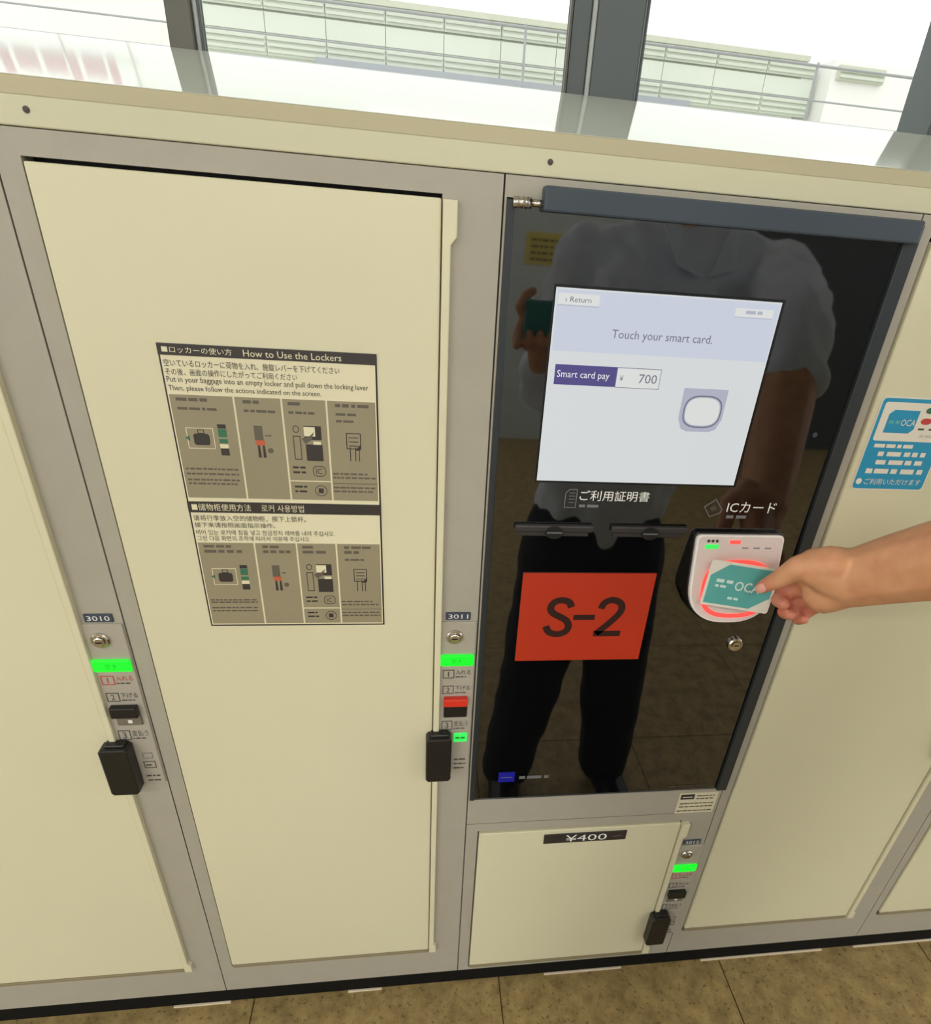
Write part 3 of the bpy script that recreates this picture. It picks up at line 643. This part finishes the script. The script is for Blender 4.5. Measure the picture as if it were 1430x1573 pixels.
P_block(1.0772, 1.0674, 1.0332, 0.9330, [
    ('空いているロッカーに荷物を入れ、施錠レバーを下げてください', -0.1441, 1.0578, 1.0640), ('その後、画面の操作にしたがってご利用ください', -0.1822, 1.0503, 1.0563),
    ('Put in your baggage into an empty locker and pull down the locking lever', -0.1186, 1.0428, 1.0492), ('Then, please follow the actions indicated on the screen.', -0.1619, 1.0355, 1.0415)],
    ('■ロッカーの使い方', -0.2365, 'How to Use the Lockers', -0.2269, -0.1417), False)
P_block(0.9288, 0.9170, 0.8833, 0.7836, [
    ('请将行李放入空的储物柜，按下上锁杆。', -0.1865, 0.9078, 0.9142), ('接下来请按照画面指示操作。', -0.2176, 0.9005, 0.9062),
    ('비어 있는 로커에 짐을 넣고 잠금장치 레버를 내려 주십시오.', -0.1586, 0.8922, 0.8980), ('그런 다음 화면의 조작에 따라서 이용해 주십시오.', -0.1835, 0.8856, 0.8912)],
    ('■储物柜使用方法', -0.2388, '로커 사용방법', -0.2288, -0.1874), True)

# ------------------------------------------------------------------ sloped top, fascia, plinth, shims
tp = empty('locker_counter', (0.2, 0.1, Z1), 'cream fascia and glossy white sloped top along the lockers', 'counter top')
ta, tb = -1.6, 2.2
box('fascia', ta, tb, -0.0010, 0.02, 1.2252, 1.2448, 'fascia_cream', tp, 0.0008)
def sweep(name, prof, m, parent):
    bm = bmesh.new(); a = [bm.verts.new((ta, y, z)) for y, z in prof]; b = [bm.verts.new((tb, y, z)) for y, z in prof]
    n = len(prof)
    for i in range(n): bm.faces.new((a[i], b[i], b[(i + 1) % n], a[(i + 1) % n]))
    bm.faces.new(a); bm.faces.new(b[::-1])
    return bm_obj(name, bm, m, parent)
sweep('front_edge', [(-0.0008, 1.2448), (0.0004, 1.2556), (0.002, 1.2564), (0.03, 1.2630), (0.03, 1.2448)], 'edge_beige', tp)
sweep('sloped_sheet', [(0.002, 1.2566), (0.2345, 1.3170), (0.2345, 1.3148), (0.002, 1.2545)], 'gloss_white', tp)
boxes('core', [(ta, tb, 0.031, 0.235, 1.2262, 1.2600)], 'gap_black', tp)
for xx in (-1.146, -0.752, -0.3583, 0.0353, 0.429, 0.823, 1.216): lathe_y('screw', xx, 1.2357, [(0.0024, -0.0008), (0.0022, -0.0020), (0.0008, -0.0024)], 'dark_print', tp, 12)

structure(boxes('baseboard_front', [(-1.6, 2.2, 0.0025, 0.235, 0.0030, 0.0408)], 'plinth_black'), 'black plinth under the row of lockers', 'baseboard')
for j, (a, b, lab) in enumerate(((-0.480, -0.388, 'white floor strip under the left locker'), (-0.192, -0.134, 'short white floor strip under locker 3011'), (0.159, 0.306, 'white floor strip under the small locker'), (0.463, 0.715, 'long white floor strip right of the small locker'), (0.783, 0.990, 'white floor strip at the far right'))):
    tag(box('floor_strip', a, b, -0.0008, 0.05, 0.0, 0.0030, 'shim_white', None, 0.0006), lab, 'strip', 'white strips under the plinth')

# ------------------------------------------------------------------ smart card
BL, BR, TL = Vector((0.2489, -0.036, 0.8273)), Vector((0.3266, -0.050, 0.8217)), Vector((0.2509, -0.030, 0.8795))
ux = (BR - BL).normalized(); uz = (TL - BL); uz = (uz - ux * uz.dot(ux)).normalized(); uy = uz.cross(ux)
CM = Matrix((ux, uy, uz)).transposed().to_4x4(); CM.translation = BL
CW, CH = 0.0790, 0.0555
cdp = empty('smart_card', BL, 'teal and white smart card held against the card reader', 'card')
def cpart(o):
    o.data.transform(CM); o.parent = cdp; o.matrix_parent_inverse = Matrix.Translation(-root_loc(cdp)); return o
cpart(prism('card_blank', rrect(0, CW, 0, CH, 0.003), -0.0004, 0.0004, 'card_white'))
cpart(prism('teal_print', [(0.003, 0.003), (0.056, 0.003), (CW - 0.003, 0.019), (CW - 0.003, CH - 0.003), (0.021, CH - 0.003), (0.003, 0.037)], -0.0006, -0.0003, 'card_teal'))
cpart(text('lettering', 'OCA', 0.033, 0.062, 0.0225, 0.0345, -0.0009, 'card_print', offset=0.02))
cpart(words('small_print', 0.011, 0.030, 0.0300, 0.0040, -0.0008, 'card_print'))
cpart(words('small_print', 0.011, 0.028, 0.0240, 0.0030, -0.0008, 'card_print'))
cpart(words('small_print', 0.029, 0.041, 0.0110, 0.0030, -0.0008, 'card_print'))

# ------------------------------------------------------------------ the person
def add_sphere(bm, c, r, sub=3):
    ret = bmesh.ops.create_icosphere(bm, subdivisions=sub, radius=1)
    rr = r if isinstance(r, (tuple, list)) else (r, r, r)
    for v in ret['verts']: v.co = Vector((c[0] + v.co.x * rr[0], c[1] + v.co.y * rr[1], c[2] + v.co.z * rr[2]))
def add_limb(bm, pts, rs, step=0.22):
    """a tapering limb: overlapping balls along the bones, melted together afterwards"""
    for i in range(len(pts) - 1):
        a, b = Vector(pts[i]), Vector(pts[i + 1]); L = (b - a).length
        n = max(2, int(L / (min(rs[i], rs[i + 1]) * step)))
        for q in range(n + 1):
            t = q / n; add_sphere(bm, a.lerp(b, t), rs[i] * (1 - t) + rs[i + 1] * t, 2)
def melt(name, bm, voxel, m, parent, smooth_it, wrinkle=None):
    me = bpy.data.meshes.new(name); bm.to_mesh(me); bm.free()
    o = bpy.data.objects.new(name + '_source', me); C.objects.link(o)
    r = o.modifiers.new('r', 'REMESH'); r.mode = 'VOXEL'; r.voxel_size = voxel
    s = o.modifiers.new('s', 'SMOOTH'); s.iterations = smooth_it; s.factor = 0.5
    dg = bpy.context.evaluated_depsgraph_get()
    m2 = bpy.data.meshes.new_from_object(o.evaluated_get(dg)); m2.name = name
    bpy.data.objects.remove(o, do_unlink=True)
    if wrinkle:
        nr = [v.normal.copy() for v in m2.vertices]
        for v, q in zip(m2.vertices, nr): v.co += q * wrinkle(v.co)
    return link(name, m2, m, parent, True)
H = {'wrist': (0.3758, -0.1000, 0.8979), 'palmA': (0.3586, -0.0940, 0.9007), 'thenar': (0.3375, -0.0900, 0.9045), 'ulnar': (0.3654, -0.0800, 0.8703),
     't0': (0.3441, -0.0980, 0.9135), 't1': (0.3205, -0.0860, 0.9030), 't2': (0.3130, -0.0730, 0.8823), 't3': (0.3030, -0.0600, 0.8630),
     'i0': (0.3447, -0.0560, 0.8811), 'i1': (0.3345, -0.0360, 0.8562), 'i2': (0.3225, -0.0330, 0.8417),
     'm0': (0.3597, -0.0600, 0.8693), 'm1': (0.3461, -0.0460, 0.8500), 'm2': (0.3322, -0.0550, 0.8433), 'm3': (0.3314, -0.0670, 0.8456),
     'r0': (0.3709, -0.0580, 0.8563), 'r1': (0.3604, -0.0460, 0.8333), 'r2': (0.3451, -0.0540, 0.8269), 'r3': (0.3437, -0.0670, 0.8317),
     'l0': (0.3848, -0.0560, 0.8430), 'l1': (0.3775, -0.0470, 0.8222), 'l2': (0.3655, -0.0540, 0.8169), 'l3': (0.3641, -0.0650, 0.8241)}
pe = empty('person', (0.28, -0.45, 0.0), 'person in a pale shirt and black trousers holding a card to the reader', 'person')
SR, ER = (0.575, -0.56, 1.15), (0.468, -0.30, 1.075)
SL, EL, WL = (0.225, -0.655, 1.155), (0.195, -0.715, 0.90), (0.150, -0.600, 1.005)
bm = bmesh.new()
# right arm and hand
add_limb(bm, [SR, ER], [0.040, 0.042], 0.14); add_limb(bm, [ER, (0.430, -0.218, 1.002), (0.392, -0.135, 0.930), H['wrist']], [0.044, 0.045, 0.036, 0.0315], 0.10)
add_limb(bm, [H['wrist'], H['palmA'], H['thenar']], [0.0305, 0.0285, 0.022]); add_limb(bm, [H['wrist'], H['ulnar']], [0.029, 0.0255])
add_limb(bm, [H['palmA'], H['i0']], [0.024, 0.0155]); add_limb(bm, [H['palmA'], H['m0']], [0.024, 0.0155]); add_limb(bm, [H['ulnar'], H['r0']], [0.0225, 0.0145]); add_limb(bm, [H['ulnar'], H['l0']], [0.021, 0.0135])
add_limb(bm, [H['t0'], H['t1'], H['t2'], H['t3']], [0.0195, 0.0135, 0.0105, 0.0075])
add_limb(bm, [H['i0'], H['i1'], H['i2']], [0.0125, 0.0088, 0.0070])
for f, s in (('m', 1.0), ('r', 0.95), ('l', 0.85)):
    add_limb(bm, [H[f + '0'], H[f + '1'], H[f + '2'], H[f + '3']], [0.0125 * s, 0.0100 * s, 0.0090 * s, 0.0072 * s])
# torso core, neck, head
add_limb(bm, [SR, (0.40, -0.61, 1.125), SL], [0.038, 0.060, 0.036]); add_limb(bm, [(0.40, -0.61, 1.13), (0.35, -0.58, 0.90), (0.30, -0.575, 0.72)], [0.085, 0.085, 0.080])
add_limb(bm, [(0.40, -0.61, 1.16), (0.395, -0.595, 1.28)], [0.050, 0.046])
add_sphere(bm, (0.395, -0.585, 1.375), (0.072, 0.086, 0.100)); add_sphere(bm, (0.394, -0.562, 1.315), (0.050, 0.055, 0.050))
add_limb(bm, [(0.393, -0.502, 1.385), (0.392, -0.488, 1.352)], [0.008, 0.013]); add_sphere(bm, (0.468, -0.590, 1.365), (0.010, 0.018, 0.028)); add_sphere(bm, (0.322, -0.600, 1.365), (0.010, 0.018, 0.028))
# left arm and the hand round the phone
add_limb(bm, [SL, EL], [0.036, 0.034]); add_limb(bm, [EL, WL], [0.034, 0.025]); add_limb(bm, [WL, (0.134, -0.576, 1.035)], [0.025, 0.022])
for q, x in enumerate((0.100, 0.119, 0.138, 0.156)):
    f = (0.88, 0.97, 1.0, 0.92)[q]
    add_limb(bm, [(x * 0.6 + 0.05, -0.570, 1.036), (x, -0.563, 1.010), (x, -0.546, 1.003), (x, -0.5325, 1.010), (x, -0.5320, 1.010 + 0.018 * f)], [0.0115 * f, 0.0090 * f, 0.0085 * f, 0.0080 * f, 0.0068 * f])
add_limb(bm, [(0.120, -0.572, 1.045), (0.106, -0.568, 1.066), (0.112, -0.562, 1.084), (0.124, -0.560, 1.092)], [0.013, 0.011, 0.009, 0.0075])
add_limb(bm, [(0.138, -0.572, 1.030), (0.120, -0.572, 1.048)], [0.020, 0.016])
body = melt('body', bm, 0.0024, 'skin', pe, 6)
at = body.data.attributes.new('blush', 'FLOAT', 'POINT')
tips = [Vector(H[q]) for q in ('t3', 'i2', 'm1', 'm2', 'm3', 'r1', 'r2', 'r3', 'l1', 'l2', 'l3')]
vals = []
for v in body.data.vertices:
    if v.co.y > -0.10 and v.co.z < 0.93:
        d = min((v.co - q).length for q in tips); vals.append(max(0.0, min(0.75, 1.15 - d / 0.026)))
    else: vals.append(0.0)
at.data.foreach_set('value', vals)
# thumb nail
tn = Vector(H['t3']).lerp(Vector(H['t2']), 0.12); d = (Vector(H['t3']) - Vector(H['t2'])).normalized(); nn = (Vector((-0.45, -0.75, 0.35)) - d * d.dot(Vector((-0.45, -0.75, 0.35)))).normalized(); ss = d.cross(nn)
bmn = bmesh.new(); add_sphere(bmn, (0, 0, 0), (0.0052, 0.0072, 0.0018), 3)
Mn = Matrix((ss, d, nn)).transposed().to_4x4(); Mn.translation = tn + nn * 0.0068
bmesh.ops.transform(bmn, matrix=Mn, verts=bmn.verts[:]); bm_obj('thumb_nail', bmn, 'nail', body, True)
body.matrix_parent_inverse = Matrix.Translation(-root_loc(pe))
# face
for sx in (-0.028, 0.028):
    e = lathe_y('eye', 0.3935 + sx, 1.382, [(0.011, -0.512), (0.010, -0.504), (0.006, -0.500)], 'eye_white', body, 14); lathe_y('pupil', 0.3935 + sx, 1.382, [(0.005, -0.4998), (0.003, -0.4990)], 'iris', body, 12)
    tube('eyebrow', [(0.3935 + sx - 0.016, -0.508, 1.400), (0.3935 + sx, -0.500, 1.404), (0.3935 + sx + 0.016, -0.508, 1.400)], 0.0028, 'hair', body, 6)
tube('mouth', [(0.372, -0.510, 1.326), (0.393, -0.502, 1.324), (0.414, -0.510, 1.326)], [0.002, 0.004, 0.002], 'lip', body, 8)
bm = bmesh.new(); add_sphere(bm, (0.395, -0.602, 1.405), (0.080, 0.086, 0.082)); add_sphere(bm, (0.395, -0.640, 1.36), (0.068, 0.055, 0.075)); add_limb(bm, [(0.345, -0.535, 1.445), (0.395, -0.525, 1.452), (0.440, -0.535, 1.445)], [0.022, 0.024, 0.022])
melt('hair', bm, 0.006, 'hair', pe, 3, lambda c: 0.003 * noise.noise(c * 60))
# shirt
bm = bmesh.new()
add_limb(bm, [(0.535, -0.575, 1.135), (0.405, -0.61, 1.130), (0.255, -0.645, 1.135)], [0.068, 0.100, 0.066])
add_limb(bm, [(0.405, -0.61, 1.115), (0.37, -0.58, 0.92), (0.315, -0.575, 0.715), (0.305, -0.575, 0.66)], [0.105, 0.108, 0.105, 0.100])
for s in (-1, 1): add_limb(bm, [(0.405 + s * 0.10, -0.61 - s * 0.025, 1.09), (0.345 + s * 0.075, -0.585, 0.90), (0.300 + s * 0.055, -0.575, 0.66)], [0.080, 0.080, 0.080])
add_limb(bm, [(0.565, -0.562, 1.140), (0.52, -0.43, 1.113), ER, (0.446, -0.252, 1.034)], [0.066, 0.063, 0.058, 0.052])
add_limb(bm, [(0.235, -0.652, 1.140), (0.213, -0.69, 1.02), EL, (0.180, -0.675, 0.935)], [0.064, 0.060, 0.056, 0.048])
def folds(c):
    return 0.008 * noise.noise(Vector((c.x * 9, c.y * 9, c.z * 14))) + 0.010 * noise.noise(Vector((c.x * 24 + c.z * 14, c.y * 16, c.z * 20 - c.x * 12)))
for v in bm.verts: v.co.z = max(v.co.z, 0.60 + 0.1 * (v.co.x - 0.3) ** 2)
shirt = melt('shirt', bm, 0.007, 'shirt', pe, 4, folds)
# collar and buttons
for s in (-1, 1):
    bm = bmesh.new()
    a = [Vector((0.400 + s * 0.006, -0.500, 1.135)), Vector((0.400 + s * 0.050, -0.500, 1.150)), Vector((0.400 + s * 0.072, -0.560, 1.222)), Vector((0.400 + s * 0.040, -0.530, 1.205))]
    q = [bm.verts.new(v + Vector((0, o, 0))) for o in (-0.003, 0.003) for v in a]
    bm.faces.new(q[:4]); bm.faces.new(q[4:][::-1])
    for i in range(4): bm.faces.new((q[i], q[4 + i], q[4 + (i + 1) % 4], q[(i + 1) % 4]))
    bm_obj('collar', bm, 'shirt', shirt)
for z in (1.10, 1.02, 0.94, 0.86, 0.78): lathe_y('button', 0.40 - (1.13 - z) * 0.19, z, [(0.005, -0.500 + (1.13 - z) * -0.02), (0.005, -0.484 + (1.13 - z) * -0.02)], 'grey_print', shirt, 12)
# trousers and shoes
bm = bmesh.new()
add_limb(bm, [(0.245, -0.565, 0.64), (0.355, -0.565, 0.64)], [0.092, 0.092])
add_limb(bm, [(0.240, -0.555, 0.61), (0.185, -0.475, 0.36), (0.140, -0.455, 0.075)], [0.098, 0.074, 0.060]); add_limb(bm, [(0.360, -0.555, 0.61), (0.362, -0.465, 0.36), (0.375, -0.45, 0.075)], [0.098, 0.074, 0.060])
melt('trousers', bm, 0.008, 'trousers', pe, 3, lambda c: 0.006 * noise.noise(c * 16))
for x, a in ((0.138, -0.01), (0.376, 0.01)):
    bm = bmesh.new(); add_limb(bm, [(x, -0.475, 0.045), (x + a, -0.40, 0.040), (x + a * 2, -0.335, 0.034)], [0.040, 0.038, 0.032]); add_limb(bm, [(x, -0.465, 0.05), (x, -0.455, 0.10)], [0.040, 0.036])
    bmesh.ops.transform(bm, matrix=Matrix.Identity(4), verts=bm.verts[:])
    for v in bm.verts: v.co.z = max(v.co.z, 0.001)
    melt('shoe', bm, 0.006, 'shoe', pe, 2)
ph = empty('smartphone', (0.132, -0.545, 1.01), 'teal cased smartphone held up in the person\'s left hand', 'phone')
box('case', 0.110, 0.236, -0.5495, -0.5405, 1.0125, 1.0800, 'phone_teal', ph, 0.004, 3)
box('camera_bump', 0.208, 0.230, -0.5410, -0.5380, 1.050, 1.075, 'phone_glass', ph, 0.001)
box('display', 0.114, 0.232, -0.5505, -0.5493, 1.016, 1.0765, 'phone_glass', ph)
